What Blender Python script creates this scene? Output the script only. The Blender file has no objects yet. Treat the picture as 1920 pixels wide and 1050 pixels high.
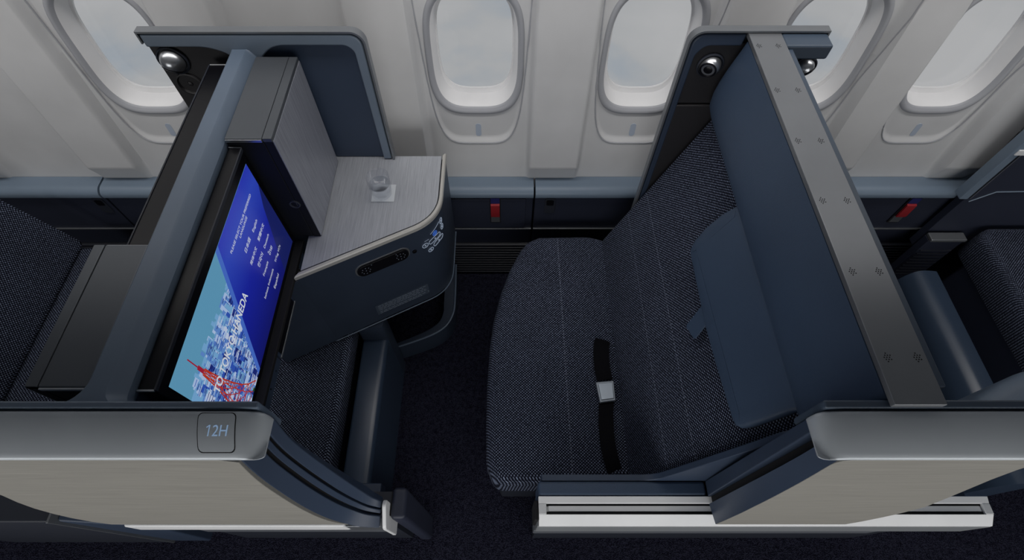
import bpy, bmesh, math, random
from mathutils import Vector, Matrix
random.seed(7)
C = bpy.context.scene.collection
PI = math.pi

# ------------------------------------------------------------------ camera
FPX, CX, CY, PIT, H = 978.0, 946.0, 525.0, math.radians(58.9), 2.1
cam_d = bpy.data.cameras.new('camera'); cam = bpy.data.objects.new('camera', cam_d); C.objects.link(cam)
cam.location = (0, 0, H); cam.rotation_euler = (PI/2 - PIT, 0, 0)
cam_d.sensor_width = 36; cam_d.lens = 36*FPX/1920; cam_d.shift_x = (960-CX)/1920
cam_d.clip_start = .02
bpy.context.scene.camera = cam
_F = Vector((0, math.cos(PIT), -math.sin(PIT))); _D = Vector((0, -math.sin(PIT), -math.cos(PIT)))
CAM = Vector((0, 0, H))
def ray(u, v): return _F + Vector(((u-CX)/FPX, 0, 0)) + _D*((v-CY)/FPX)
def at(u, v, x=None, y=None, z=None):
    """where the sight line through a photo point meets a plane of the cabin"""
    d = ray(u, v)
    t = x/d.x if x is not None else y/d.y if y is not None else (z-H)/d.z
    return CAM + d*t
def at_plane(u, v, o, n):
    d = ray(u, v); t = (Vector(o)-CAM).dot(n)/d.dot(n); return CAM + d*t

# ------------------------------------------------------------------ materials
def lin(c):
    return tuple((x/12.92 if x <= .04045 else ((x+.055)/1.055)**2.4) for x in (v/255 for v in c)) + (1,)
def new_mat(name):
    m = bpy.data.materials.new(name); m.use_nodes = True
    n = m.node_tree.nodes; b = n['Principled BSDF']
    return m, n, m.node_tree.links, b
def coords(n, l, scale=(1,1,1), rot=(0,0,0)):
    tc = n.new('ShaderNodeTexCoord'); mp = n.new('ShaderNodeMapping')
    mp.inputs['Scale'].default_value = scale; mp.inputs['Rotation'].default_value = rot
    l.new(tc.outputs['Object'], mp.inputs['Vector']); return mp.outputs['Vector']
def ramp(n, l, fac, stops):
    r = n.new('ShaderNodeValToRGB')
    els = r.color_ramp.elements
    while len(els) < len(stops): els.new(.5)
    for e, (p, c) in zip(els, stops): e.position = p; e.color = c if len(c) == 4 else (*c, 1)
    l.new(fac, r.inputs['Fac']); return r.outputs['Color']
def bump(n, l, b, h, strength, dist=.001):
    bp = n.new('ShaderNodeBump'); bp.inputs['Strength'].default_value = strength; bp.inputs['Distance'].default_value = dist
    l.new(h, bp.inputs['Height']); l.new(bp.outputs['Normal'], b.inputs['Normal'])
def plain(name, rgb, rough=.5, metal=0, grain=0, gscale=900, spec=.5):
    m, n, l, b = new_mat(name)
    b.inputs['Roughness'].default_value = rough; b.inputs['Metallic'].default_value = metal
    b.inputs['Specular IOR Level'].default_value = spec
    tx = n.new('ShaderNodeTexNoise'); tx.inputs['Scale'].default_value = 6; tx.inputs['Detail'].default_value = 3
    l.new(coords(n, l), tx.inputs['Vector'])
    l.new(ramp(n, l, tx.outputs['Fac'], [(.3, tuple(c*.95 for c in rgb)), (.7, tuple(c*1.05 for c in rgb))]), b.inputs['Base Color'])
    if grain:
        g = n.new('ShaderNodeTexVoronoi'); g.inputs['Scale'].default_value = gscale
        l.new(coords(n, l), g.inputs['Vector']); bump(n, l, b, g.outputs['Distance'], grain)
    return m
def streaks(name, a, c, scale, rough=.45, metal=0, bstr=.1):
    m, n, l, b = new_mat(name)
    b.inputs['Roughness'].default_value = rough; b.inputs['Metallic'].default_value = metal
    t1 = n.new('ShaderNodeTexNoise'); t1.inputs['Scale'].default_value = 1; t1.inputs['Detail'].default_value = 4; t1.inputs['Roughness'].default_value = .7
    l.new(coords(n, l, scale), t1.inputs['Vector'])
    l.new(ramp(n, l, t1.outputs['Fac'], [(.3, a), (.7, c)]), b.inputs['Base Color'])
    bump(n, l, b, t1.outputs['Fac'], bstr, .0006)
    return m
def weave(name, rot=(0,0,0), shift=0, stitches=(), dark=(.006,.007,.015), light=(.28,.33,.47), zoff=0, pu=.0090, pv=.0098):
    """two-tone tweed: pale flecks in staggered rows on navy"""
    m, n, l, b = new_mat(name)
    b.inputs['Roughness'].default_value = .9; b.inputs['Specular IOR Level'].default_value = .1
    v0 = coords(n, l, (1,1,1), rot); s3 = n.new('ShaderNodeSeparateXYZ'); l.new(v0, s3.inputs[0]); c3 = n.new('ShaderNodeCombineXYZ')
    for i in (0, 1):
        ad = n.new('ShaderNodeMath'); ad.operation = 'ADD'; l.new(s3.outputs[i], ad.inputs[0])
        zo = n.new('ShaderNodeMath'); zo.operation = 'SUBTRACT'; zo.inputs[1].default_value = zoff; l.new(s3.outputs[2], zo.inputs[0]); l.new(zo.outputs[0], ad.inputs[1]); l.new(ad.outputs[0], c3.inputs[i])
    v = c3.outputs[0]
    sp0 = n.new('ShaderNodeSeparateXYZ'); l.new(v, sp0.inputs[0])
    def mth(op, a, b_=None):
        q = n.new('ShaderNodeMath'); q.operation = op
        for i, z in enumerate((a, b_)):
            if z is None: continue
            if isinstance(z, (int, float)): q.inputs[i].default_value = z
            else: l.new(z, q.inputs[i])
        return q.outputs[0]
    wob = n.new('ShaderNodeTexNoise'); wob.inputs['Scale'].default_value = 40; l.new(v, wob.inputs['Vector'])
    wo = mth('MULTIPLY', wob.outputs['Fac'], .9)
    ca = mth('COSINE', mth('ADD', mth('MULTIPLY', sp0.outputs[0], 2*PI/pu), wo)); cb = mth('COSINE', mth('ADD', mth('MULTIPLY', sp0.outputs[1], 2*PI/pv), wo))
    prod = mth('MULTIPLY', ca, cb)
    dots = n.new('ShaderNodeMapRange'); dots.interpolation_type = 'SMOOTHSTEP'; dots.inputs['From Min'].default_value = -.05; dots.inputs['From Max'].default_value = .75; l.new(prod, dots.inputs['Value'])
    rn = n.new('ShaderNodeTexNoise'); rn.inputs['Scale'].default_value = 130; rn.inputs['Detail'].default_value = 2; l.new(v, rn.inputs['Vector'])
    rr = ramp(n, l, rn.outputs['Fac'], [(.36, tuple(c*.35 for c in light)), (.62, light)])
    dm = n.new('ShaderNodeMix'); dm.data_type = 'RGBA'; l.new(dots.outputs['Result'], dm.inputs['Factor']); dm.inputs['A'].default_value = (*dark, 1); l.new(rr, dm.inputs['B'])
    ns = n.new('ShaderNodeTexNoise'); ns.inputs['Scale'].default_value = 9; ns.inputs['Detail'].default_value = 2
    l.new(v, ns.inputs['Vector'])
    mx = n.new('ShaderNodeMix'); mx.data_type = 'RGBA'; mx.blend_type = 'MULTIPLY'; mx.inputs['Factor'].default_value = .6
    l.new(dm.outputs['Result'], mx.inputs['A'])
    l.new(ramp(n, l, ns.outputs['Fac'], [(.3, (.8,.8,.8)), (.7, (1.1,1.1,1.1))]), mx.inputs['B'])
    out = mx.outputs['Result']
    if stitches:
        sp = n.new('ShaderNodeSeparateXYZ'); l.new(v, sp.inputs[0])
        for s in stitches:
            sub = n.new('ShaderNodeMath'); sub.operation = 'SUBTRACT'; sub.inputs[1].default_value = s; l.new(sp.outputs[shift], sub.inputs[0])
            ab = n.new('ShaderNodeMath'); ab.operation = 'ABSOLUTE'; l.new(sub.outputs[0], ab.inputs[0])
            lt = n.new('ShaderNodeMath'); lt.operation = 'LESS_THAN'; lt.inputs[1].default_value = .0022; l.new(ab.outputs[0], lt.inputs[0])
            wv = n.new('ShaderNodeMath'); wv.operation = 'SINE'
            k = n.new('ShaderNodeMath'); k.operation = 'MULTIPLY'; k.inputs[1].default_value = 520; l.new(sp.outputs[1 if shift == 0 else 0], k.inputs[0]); l.new(k.outputs[0], wv.inputs[0])
            g = n.new('ShaderNodeMath'); g.operation = 'GREATER_THAN'; g.inputs[1].default_value = -.2; l.new(wv.outputs[0], g.inputs[0])
            f = n.new('ShaderNodeMath'); f.operation = 'MULTIPLY'; l.new(lt.outputs[0], f.inputs[0]); l.new(g.outputs[0], f.inputs[1])
            f2 = n.new('ShaderNodeMath'); f2.operation = 'MULTIPLY'; f2.inputs[1].default_value = .32; l.new(f.outputs[0], f2.inputs[0])
            m2 = n.new('ShaderNodeMix'); m2.data_type = 'RGBA'; l.new(f2.outputs[0], m2.inputs['Factor']); l.new(out, m2.inputs['A'])
            m2.inputs['B'].default_value = (.24,.27,.36,1); out = m2.outputs['Result']
    l.new(out, b.inputs['Base Color'])
    bump(n, l, b, dots.outputs['Result'], .5, .0012)
    return m
def glow(name, rgb, strength=1):
    m, n, l, b = new_mat(name)
    b.inputs['Base Color'].default_value = (0.004,0.004,0.006,1); b.inputs['Roughness'].default_value = .25
    b.inputs['Emission Color'].default_value = (*rgb, 1) if len(rgb) == 3 else rgb; b.inputs['Emission Strength'].default_value = strength
    return m
def carpet(name):
    m, n, l, b = new_mat(name)
    b.inputs['Roughness'].default_value = 1; b.inputs['Specular IOR Level'].default_value = 0
    v = n.new('ShaderNodeTexVoronoi'); v.inputs['Scale'].default_value = 260; l.new(coords(n, l), v.inputs['Vector'])
    s = n.new('ShaderNodeTexNoise'); s.inputs['Scale'].default_value = 60; s.inputs['Detail'].default_value = 6; l.new(coords(n, l), s.inputs['Vector'])
    a = n.new('ShaderNodeMath'); a.operation = 'MULTIPLY'; l.new(v.outputs['Distance'], a.inputs[0]); l.new(s.outputs['Fac'], a.inputs[1])
    l.new(ramp(n, l, a.outputs[0], [(.08, (.005,.0048,.010)), (.34, (.026,.027,.045))]), b.inputs['Base Color'])
    bump(n, l, b, v.outputs['Distance'], .8, .003); return m
def glass(name, tint=(1,1,1), blend=.12):
    m, n, l, b = new_mat(name)
    tr = n.new('ShaderNodeBsdfTransparent'); tr.inputs['Color'].default_value = (*tint, 1)
    gl = n.new('ShaderNodeBsdfGlossy'); gl.inputs['Roughness'].default_value = .03
    fr = n.new('ShaderNodeLayerWeight'); fr.inputs['Blend'].default_value = blend
    mx = n.new('ShaderNodeMixShader'); l.new(fr.outputs['Facing'], mx.inputs[0]); l.new(tr.outputs[0], mx.inputs[1]); l.new(gl.outputs[0], mx.inputs[2])
    l.new(mx.outputs[0], n['Material Output'].inputs['Surface']); return m

M = dict(
  shell   = plain('blue_grey_shell', (.115,.155,.215), .42),
  shelld  = plain('navy_shell', (.034,.052,.090), .45),
  leather = plain('navy_leather', (.045,.074,.128), .5, 0, .25, 700),
  dark    = plain('dark_recess', (.018,.022,.034), .55),
  brown   = plain('dark_brown_recess', (.022,.021,.024), .5),
  black   = plain('gloss_black', (.004,.004,.006), .32, spec=.3),
  capm    = plain('cap_grey_metal', (.52,.56,.595), .42, .25),
  framem  = plain('frame_blue_grey', (.165,.21,.27), .42),
  lip     = plain('light_grey_lip', (.26,.275,.29), .45, .2),
  lip2    = plain('mid_grey_lip', (.13,.14,.16), .45, .2),
  switch  = plain('switch_blue_grey', (.40,.46,.56), .5),
  slate2  = plain('latch_grey', (.05,.055,.065), .35),
  beam    = plain('satin_navy_beam', (.036,.056,.092), .27),
  slate   = plain('slate_black', (.008,.009,.013), .6, spec=.25),
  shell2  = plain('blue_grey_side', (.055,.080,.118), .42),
  matblk  = plain('matt_black', (.004,.004,.006), .8),
  steel   = plain('satin_grey_metal', (.25,.265,.285), .38, .7),
  lid     = plain('grey_lid_metal', (.095,.105,.12), .40, .4),
  strip   = plain('bronze_grey_strip', (.235,.247,.265), .36, .55),
  silver  = plain('bright_silver', (.55,.57,.60), .28, .9),
  rail    = plain('silver_rail', (.82,.83,.84), .45, .05),
  chrome  = plain('chrome', (.8,.8,.82), .12, 1),
  champ   = plain('champagne_trim', (.52,.51,.48), .4, .3),
  wall    = plain('white_sidewall', (.60,.605,.615), .55),
  frame   = plain('grey_window_frame', (.36,.37,.40), .5),
  reveal  = plain('white_reveal', (.78,.78,.79), .5),
  ledge   = plain('blue_grey_ledge', (.17,.225,.295), .45),
  panel   = plain('dark_navy_panel', (.022,.027,.048), .5),
  slat    = plain('grille_slat', (.017,.020,.031), .5),
  front   = plain('console_navy', (.031,.044,.070), .4),
  brush   = streaks('brushed_door', (.20,.21,.25), (.40,.42,.48), (520, 520, 7), .4, .25, .15),
  table   = streaks('streaked_tabletop', (.29,.305,.34), (.45,.47,.51), (420, 9, 60), .42, .1, .12),
  wood    = streaks('oatmeal_laminate', (.235,.226,.204), (.355,.342,.308), (7, 300, 420), .5, 0, .1),
  carpet  = carpet('navy_carpet'),
  belt    = plain('black_webbing', (.004,.004,.006), .8, spec=.1),
  red     = plain('red_tag', (.33,.012,.02), .6),
  bluet   = plain('dark_blue_tag', (.01,.012,.11), .6),
  white   = plain('white_print', (.55,.57,.62), .6),
  dimtxt  = plain('grey_print', (.16,.19,.24), .6),
  paper   = plain('white_paper', (.62,.65,.68), .8),
  ptxt    = glow('seat_number_print', (.16,.24,.36), 1),
  ring    = glow('backlit_symbols', (.20,.24,.31), 1),
  bring   = glow('backlit_blue', (.03,.09,.36), 1),
  glass   = glass('clear_glass', (.985,.99,1), .10),
  pane    = glass('window_glass', (.99,.992,1), .03),
  fseat   = weave('tweed_cushion', (0,0,PI/2), 1, (.204,), zoff=.46),
)

# ------------------------------------------------------------------ mesh helpers
class MB:
    def __init__(s): s.bm = bmesh.new()
    def loft(s, rings, cap0=True, cap1=True, closed=True):
        vs = [[s.bm.verts.new(p) for p in r] for r in rings]
        n = len(vs[0])
        for a, b in zip(vs, vs[1:]):
            for i in range(n if closed else n-1):
                j = (i+1) % n
                try: s.bm.faces.new((a[i], a[j], b[j], b[i]))
                except ValueError: pass
        if closed and cap0: s.bm.faces.new(list(reversed(vs[0])))
        if closed and cap1: s.bm.faces.new(vs[-1])
        return s
    def prism(s, axis, poly, a, b):
        f = {'x': lambda p, q: (q, p[0], p[1]), 'y': lambda p, q: (p[0], q, p[1]), 'z': lambda p, q: (p[0], p[1], q)}[axis]
        return s.loft([[f(p, a) for p in poly], [f(p, b) for p in poly]])
    def box(s, x0, x1, y0, y1, z0, z1):
        return s.prism('z', [(x0,y0),(x1,y0),(x1,y1),(x0,y1)], z0, z1)
    def lathe(s, o, prof, ax=(0,0,1), n=32):
        ax = Vector(ax).normalized(); u = ax.orthogonal().normalized(); w = ax.cross(u); o = Vector(o)
        return s.loft([[o + ax*h + (u*math.cos(2*PI*i/n) + w*math.sin(2*PI*i/n))*max(r, 1e-5) for i in range(n)] for r, h in prof])
    def tube(s, pts, r, n=10, closed=False):
        pts = [Vector(p) for p in pts]; rings = []
        for i, p in enumerate(pts):
            a = pts[(i-1) % len(pts)] if closed or i else p
            b = pts[(i+1) % len(pts)] if closed or i < len(pts)-1 else p
            d = (b-a).normalized(); up = Vector((0,0,1)) if abs(d.z) < .95 else Vector((0,1,0))
            u = d.cross(up).normalized(); w = u.cross(d)
            rings.append([p + (u*math.cos(2*PI*k/n) + w*math.sin(2*PI*k/n))*r for k in range(n)])
        if closed: rings.append(rings[0])
        return s.loft(rings, not closed, not closed)
    def build(s, name, mat, parent=None, bevel=0, seg=3, smooth=True, ang=35, kind=None, label=None):
        bmesh.ops.remove_doubles(s.bm, verts=s.bm.verts, dist=1e-6)
        bmesh.ops.recalc_face_normals(s.bm, faces=s.bm.faces)
        me = bpy.data.meshes.new(name); s.bm.to_mesh(me); s.bm.free()
        return link(name, me, mat, parent, bevel, seg, smooth, ang, kind, label)
def link(name, me, mat, parent=None, bevel=0, seg=3, smooth=True, ang=35, kind=None, label=None):
    o = bpy.data.objects.new(name, me); C.objects.link(o)
    for m in (mat if isinstance(mat, (list, tuple)) else [mat]): me.materials.append(m)
    if smooth:
        me.shade_smooth()
        if bevel:
            md = o.modifiers.new('round', 'BEVEL'); md.width = bevel; md.segments = seg; md.limit_method = 'ANGLE'
            md.angle_limit = math.radians(ang); md.harden_normals = True; md.use_clamp_overlap = True
            me.set_sharp_from_angle(angle=math.radians(179))
        else: me.set_sharp_from_angle(angle=math.radians(ang))
    if parent is not None:
        o.parent = parent; o.matrix_parent_inverse = parent_world(parent).inverted()
    if kind: o['kind'] = kind
    if label: o['label'] = label
    return o
def parent_world(p):
    m = p.matrix_basis.copy()
    if p.parent is not None: m = parent_world(p.parent) @ p.matrix_parent_inverse @ m
    return m
def tag(o, label, cat, group=None, kind=None):
    o['label'] = label; o['category'] = cat
    if group: o['group'] = group
    if kind: o['kind'] = kind
    return o
def thing(name, loc, label, cat, group=None):
    o = bpy.data.objects.new(name, None); C.objects.link(o); o.location = loc; o.empty_display_size = .05
    return tag(o, label, cat, group)
def dup(root, loc, rotz, label, group=None):
    r = root.copy(); C.objects.link(r); r.location = loc; r.rotation_euler = (0, 0, rotz); r['label'] = label
    if group: r['group'] = group
    for ch in list(root.children):
        c = ch.copy(); C.objects.link(c); c.parent = r
        for g in list(ch.children):
            d = g.copy(); C.objects.link(d); d.parent = c
    return r
def rrect(w, h, r, n=6):
    """rounded rectangle outline, centred"""
    out = []
    for cx, cy, a0 in ((w/2-r, h/2-r, 0), (-w/2+r, h/2-r, 90), (-w/2+r, -h/2+r, 180), (w/2-r, -h/2+r, 270)):
        for i in range(n+1):
            a = math.radians(a0 + 90*i/n); out.append((cx + r*math.cos(a), cy + r*math.sin(a)))
    return out
def round_poly(poly, radii, n=7):
    """round the corners of a polygon with one radius each"""
    out = []; N = len(poly)
    for i in range(N):
        p = Vector(poly[i]).to_2d(); a = Vector(poly[i-1]).to_2d(); b = Vector(poly[(i+1) % N]).to_2d()
        r = radii[i] if isinstance(radii, (list, tuple)) else radii
        if r <= 0: out.append(tuple(p)); continue
        da, db = (a-p).normalized(), (b-p).normalized()
        k = min(r, (a-p).length*.49, (b-p).length*.49)
        for j in range(n+1):
            t = j/n; q = (p+da*k)*(1-t)**2 + p*2*t*(1-t) + (p+db*k)*t*t; out.append(tuple(q))
    return out
def inset(poly, d):
    N = len(poly); A = sum(poly[i][0]*poly[(i+1)%N][1]-poly[(i+1)%N][0]*poly[i][1] for i in range(N)); sgn = 1 if A > 0 else -1
    out = []
    for i in range(N):
        p, a, b = Vector(poly[i]), Vector(poly[i-1]), Vector(poly[(i+1)%N])
        e1, e2 = (p-a), (b-p)
        if e1.length < 1e-7: e1 = e2
        if e2.length < 1e-7: e2 = e1
        n1 = Vector((-e1.y, e1.x)).normalized(); n2 = Vector((-e2.y, e2.x)).normalized()
        m = (n1+n2); m = m.normalized() if m.length > 1e-6 else n1
        out.append(tuple(p + m*sgn*d/max(.5, m.dot(n1))))
    return out
def pad(mb, poly, levels, O, ep, eq, en):
    """soft slab: outline in the (ep,eq) plane, (inset, height) levels along en"""
    O, ep, eq, en = map(Vector, (O, ep, eq, en))
    return mb.loft([[O + ep*p + eq*q + en*h for p, q in inset(poly, d)] for d, h in levels])
SOFT = lambda t, r: [(r*.7, -t), (0, -t+r*.7), (0, -r)] + [(r*(1-math.cos(a)), -r+r*math.sin(a)) for a in (math.radians(x) for x in (22, 45, 67, 90))]
def text_mesh(body, size=1, shear=0, bold=0):
    cu = bpy.data.curves.new('lettering', 'FONT'); cu.body = body; cu.size = size; cu.shear = shear; cu.offset = bold
    o = bpy.data.objects.new('lettering', cu); C.objects.link(o)
    dg = bpy.context.evaluated_depsgraph_get(); me = bpy.data.meshes.new_from_object(o.evaluated_get(dg))
    bpy.data.objects.remove(o); bpy.data.curves.remove(cu); return me
def add_text(mb, body, O, ex, ey, width=None, height=None, shear=0, bold=0):
    """letters laid on a plane: first letter's baseline at O, fitted to a width or height in metres"""
    me = text_mesh(body, 1, shear, bold); xs = [v.co.x for v in me.vertices]; ys = [v.co.y for v in me.vertices]
    if not xs: return
    k = width/(max(xs)-min(xs)) if width else height/(max(ys)-min(ys)); ky = height/(max(ys)-min(ys)) if height else k
    O, ex, ey = Vector(O), Vector(ex), Vector(ey); x0 = min(xs)
    vs = [mb.bm.verts.new(O + ex*(v.co.x-x0)*k + ey*(v.co.y)*ky) for v in me.vertices]
    for p in me.polygons:
        try: mb.bm.faces.new([vs[i] for i in p.vertices])
        except ValueError: pass
    bpy.data.meshes.remove(me)

# ------------------------------------------------------------------ setting: carpet, sidewall, windows
f = MB().box(-3.1, 3.2, -1.34, 1.42, -.02, 0).build('floor', M['carpet'], smooth=False, kind='structure')
WX = [-1.156, -.090, .443, .957, 1.425, 1.895]
PX = [-1.955, -1.4225, -.8895, -.3565, .1765, .700, 1.191, 1.660, 2.13]; ZC = 1.097
def sstep(t): t = max(0, min(1, t)); return t*t*(3-2*t)
def bay_hw(z): return .144 + .055*max(0, min(.5, z-.80))
def bay(x, z):
    """0 outside, 1 inside the sunk field around a window"""
    best = 0
    for w in WX:
        hw = bay_hw(z); q = (abs((x-w)/hw)**5 + abs((z-1.24)/.466)**5)**.2
        best = max(best, sstep((1.0-q)/.045))
    return best
def pilaster(x, z):
    d, m = min((abs(x-m), m) for m in PX)
    return sstep(((.083 if m > 1 else .101) - d)/.018)*max(0, min(1, (z-.60)/.095))
def base_y(z): return 1.352 + .075*(z-.6) - .22*max(0, z-1.3)**2
def wall_y(x, z): return base_y(z) + .010*bay(x, z) - .042*pilaster(x, z)
def win_q(x, z, w, a, b): return (abs((x-w)/a)**3.4 + abs((z-ZC)/b)**3.4)**(1/3.4)
bm = bmesh.new(); nx, nz = 1080, 220
X0, X1, Z0, Z1 = -2.7, 2.75, .56, 2.0
grid = [[bm.verts.new((x, wall_y(x, z), z)) for z in (Z0+(Z1-Z0)*j/nz for j in range(nz+1))] for x in (X0+(X1-X0)*i/nx for i in range(nx+1))]
for i in range(nx):
    for j in range(nz):
        cx, cz = X0+(X1-X0)*(i+.5)/nx, Z0+(Z1-Z0)*(j+.5)/nz
        if any(win_q(cx, cz, w, .141, .199) < 1 for w in WX): continue
        bm.faces.new((grid[i][j], grid[i+1][j], grid[i+1][j+1], grid[i][j+1]))
for v in [v for v in bm.verts if not v.link_faces]: bm.verts.remove(v)
me = bpy.data.meshes.new('wall_window_side'); bm.to_mesh(me); bm.free()
wall = link('wall_window_side', me, M['wall'], ang=60, kind='structure')
def sup(w, a, b, dy, n=72, p=3.4):
    out = []
    for i in range(n):
        t = 2*PI*i/n; c, s = math.cos(t), math.sin(t)
        x = w + a*math.copysign(abs(c)**(2/p), c); z = ZC + b*math.copysign(abs(s)**(2/p), s)
        out.append((x, base_y(z)+.010+dy, z))
    return out
for k, w in enumerate(WX):
    root = MB().loft([sup(w,.150,.210,.004), sup(w,.1495,.2095,-.002), sup(w,.147,.207,-.005), sup(w,.140,.198,-.006), sup(w,.136,.193,-.003), sup(w,.134,.190,.000),
                      sup(w,.1325,.188,.001), sup(w,.130,.186,.010)], False, False).build(f'window_{k+1}', M['frame'], ang=50, kind='structure')
    MB().loft([sup(w,.132,.188,.006), sup(w,.129,.185,.009), sup(w,.124,.179,.036), sup(w,.120,.174,.056), sup(w,.120,.174,.064)], False, False).build('window_reveal', M['reveal'], root, ang=50)
    MB().loft([sup(w,.122,.176,.058), sup(w,.117,.162,.064), sup(w,.115,.159,.064), sup(w,.115,.159,.072)], False, False).build('window_gasket', M['reveal'], root, ang=40)
    MB().loft([sup(w,.121,.175,.074), sup(w,.121,.175,.078)]).build('window_glass', M['pane'], root, ang=50)
    seam = []
    for i in range(61):
        t = -PI*i/60; c, s_ = math.cos(t), math.sin(t); z = 1.24 + .466*math.copysign(abs(s_)**.4, s_)
        seam.append((w + bay_hw(z)*.985*math.copysign(abs(c)**.4, c), z))
    seam = [(w+bay_hw(1.7)*.985, 1.7), (w+bay_hw(1.4)*.985, 1.4)] + seam + [(w-bay_hw(1.4)*.985, 1.4), (w-bay_hw(1.7)*.985, 1.7)]
    MB().tube([(x, wall_y(x, z)-.0006, z) for x, z in seam], .0024, 6).build('panel_seam', M['frame'], root)
    p = [(w+x, z) for x, z in rrect(.019, .052, .009, 5)]
    MB().loft([[(x, wall_y(w, .822)-.0012 + .075*z, .822+z) for x, z in p], [(x, wall_y(w, .822)+.003 + .075*z, .822+z) for x, z in p]]).build('window_switch', M['switch'], root)
MB().box(-3.1, 3.2, 1.352, 1.38, 0, .60).build('wall_lower', M['panel'], smooth=False, kind='structure')
MB().box(-3.1, 3.2, -1.34, -1.30, 0, 2.45).build('aisle_light_block', plain('aisle_grey', (.20,.21,.23), .6), smooth=False, kind='structure')  # unseen slab added across the aisle to hold back sky light
for nm, xa in (('left_light_block', -3.14), ('right_light_block', 3.2)): MB().box(xa, xa+.04, -1.34, 1.42, 0, 2.5).build(nm, plain('light_block_grey', (.16,.17,.19), .6), smooth=False, kind='structure')  # unseen slabs added at both ends to shut out sky light
cl = MB().prism('x', [(-1.3,2.42),(.75,2.42),(1.15,2.30),(1.31,2.0),(1.36,2.0),(1.36,2.5),(-1.3,2.5)], -3.1, 3.2).build('ceiling', plain('ceiling_grey', (.30,.31,.33), .7), ang=20, kind='structure')
# ------------------------------------------------------------------ side ledge below the windows
YL = 1.285
def ledge(x0, x1, label, door=False, slot=False, outlet=False, grille=True):
    t = thing('side_ledge', ((x0+x1)/2, 1.32, 0), label, 'ledge')
    prof = round_poly([(1.352,.614),(1.300,.614),(1.279,.600),(1.279,.572),(1.300,.570),(1.352,.570)], [0,.01,.02,.01,0,0])
    MB().prism('x', prof, x0, x1-.003).build('ledge_top', M['ledge'], t, ang=40)
    MB().box(x0, x1-.003, 1.290, 1.345, .375, .570).build('front_panel', M['panel'], t, bevel=.003)
    MB().box(x0, x1-.003, 1.310, 1.345, 0, .375).build('lower_panel', M['panel'], t)
    MB().box(x0, x1-.003, 1.284, 1.2905, .372, .378).build('edge_strip', M['steel'], t, bevel=.001)
    g = MB()
    for i in range(12):
        z = .02 + i*.0195; g.prism('x', [(1.3105,z),(1.298,z+.001),(1.298,z+.006),(1.3105,z+.012)], x0+.004, x1-.007)
    g.build('vent_grille', M['slat'], t, smooth=False)
    if door:
        MB().box(x0+.020, x1-.030, 1.285, 1.2905, .385, .562).build('compartment_door', M['panel'], t, bevel=.002)
    return t
l1 = ledge(-2.6, -1.515, 'blue-grey side ledge at far left beside the neighbouring tweed seat', outlet=True)
l2 = ledge(-1.510, -.668, 'short blue-grey side ledge piece left of the dark partition, by the slanted window')
l3 = ledge(-.640, .112, 'blue-grey side ledge with the red pull tag, between console table and seat', door=True)
l4 = ledge(.116, .74, 'blue-grey side ledge with small power outlet, beside the big seat')
l5 = ledge(.76, 1.79, 'blue-grey side ledge right of the tall partition, with a slanted red tag')
def pull_tag(t, xa, yb, wx=.034, ztop=.578, lab='red pull tag with dark blue end'):
    fy = 1.2845
    MB().box(xa-wx/2-.004, xa+wx/2+.004, fy-.0005, fy+.001, .420, ztop-.002).build('tag_slot', M['matblk'], t)
    a = MB().prism('x', [(fy-.001,ztop-.036),(fy-.010,ztop-.042),(fy-.012,.475),(fy-.009,.466),(fy-.005,.470),(fy-.003,ztop-.044)], xa-wx/2, xa+wx/2).build('pull_tag', M['red'], t, label=lab)
    MB().box(xa-wx/2, xa+wx/2, fy-.004, fy-.0005, ztop-.036, ztop-.006).build('tag_end', M['bluet'], a)
    MB().box(xa-wx/2, xa+wx/2, fy-.004, fy-.0005, .428, .462).build('tag_hook', M['steel'], a)
pull_tag(l3, -.036, 0)
pull_tag(l5, at(1703,390,y=1.28).x, 0, .036)
MB().prism('y', [(at(1031,384,y=1.289).x+x, .520+z) for x, z in rrect(.042, .088, .012)], 1.2865, 1.2903).build('power_outlet', M['dark'], l4, bevel=.001)
MB().prism('y', [(at(1031,384,y=1.289).x+x, .540+z) for x, z in rrect(.028, .030, .006)], 1.2855, 1.2870).build('socket', M['black'], l4)
xo = at(196,388,y=1.289).x
MB().prism('y', [(xo+x, .522+z) for x, z in rrect(.042, .088, .012)], 1.2865, 1.2903).build('power_outlet', M['dark'], l1, bevel=.001)
MB().prism('y', [(xo+x, .540+z) for x, z in rrect(.028, .030, .006)], 1.2855, 1.2870).build('socket', M['black'], l1)

# ------------------------------------------------------------------ reading light and speaker
def reading_light(parent, o, r=.030, tilt=(.1,-.9,-.3)):
    ring = MB().lathe(o, [(r*1.16,.0),(r*1.16,-.004),(r*1.06,-.006),(r*1.0,-.002),(r*.98,.006)], (0,1,0)).build('reading_light', M['dark'], parent, ang=40)
    ax = Vector(tilt).normalized(); c = Vector(o)
    MB().lathe(c, [(1e-4,-r*.93)]+[(r*.93*math.sin(a), -r*.93*math.cos(a)) for a in (x*PI/18 for x in range(1,14))]+[(r*.70,r*.64)], ax).build('lamp_ball', M['silver'], ring, ang=40)
    MB().lathe(c, [(r*.72,r*.56),(r*.72,r*.66),(r*.62,r*.72),(r*.56,r*.64),(r*.44,r*.60),(r*.36,r*.66),(r*.2,r*.70),(1e-4,r*.72)], ax).build('lamp_lens', M['black'], ring, ang=40)
def speaker(parent, o, r=.030):
    s = MB().lathe(o, [(r*1.15,.001),(r*1.15,-.004),(r*1.02,-.005),(r*.92,.002),(r*.55,.006),(r*.50,.001),(r*.42,.001),(r*.36,.005),(r*.2,-.001),(1e-4,-.003)], (0,1,0)).build('speaker', M['brown'], parent, ang=30)

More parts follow.
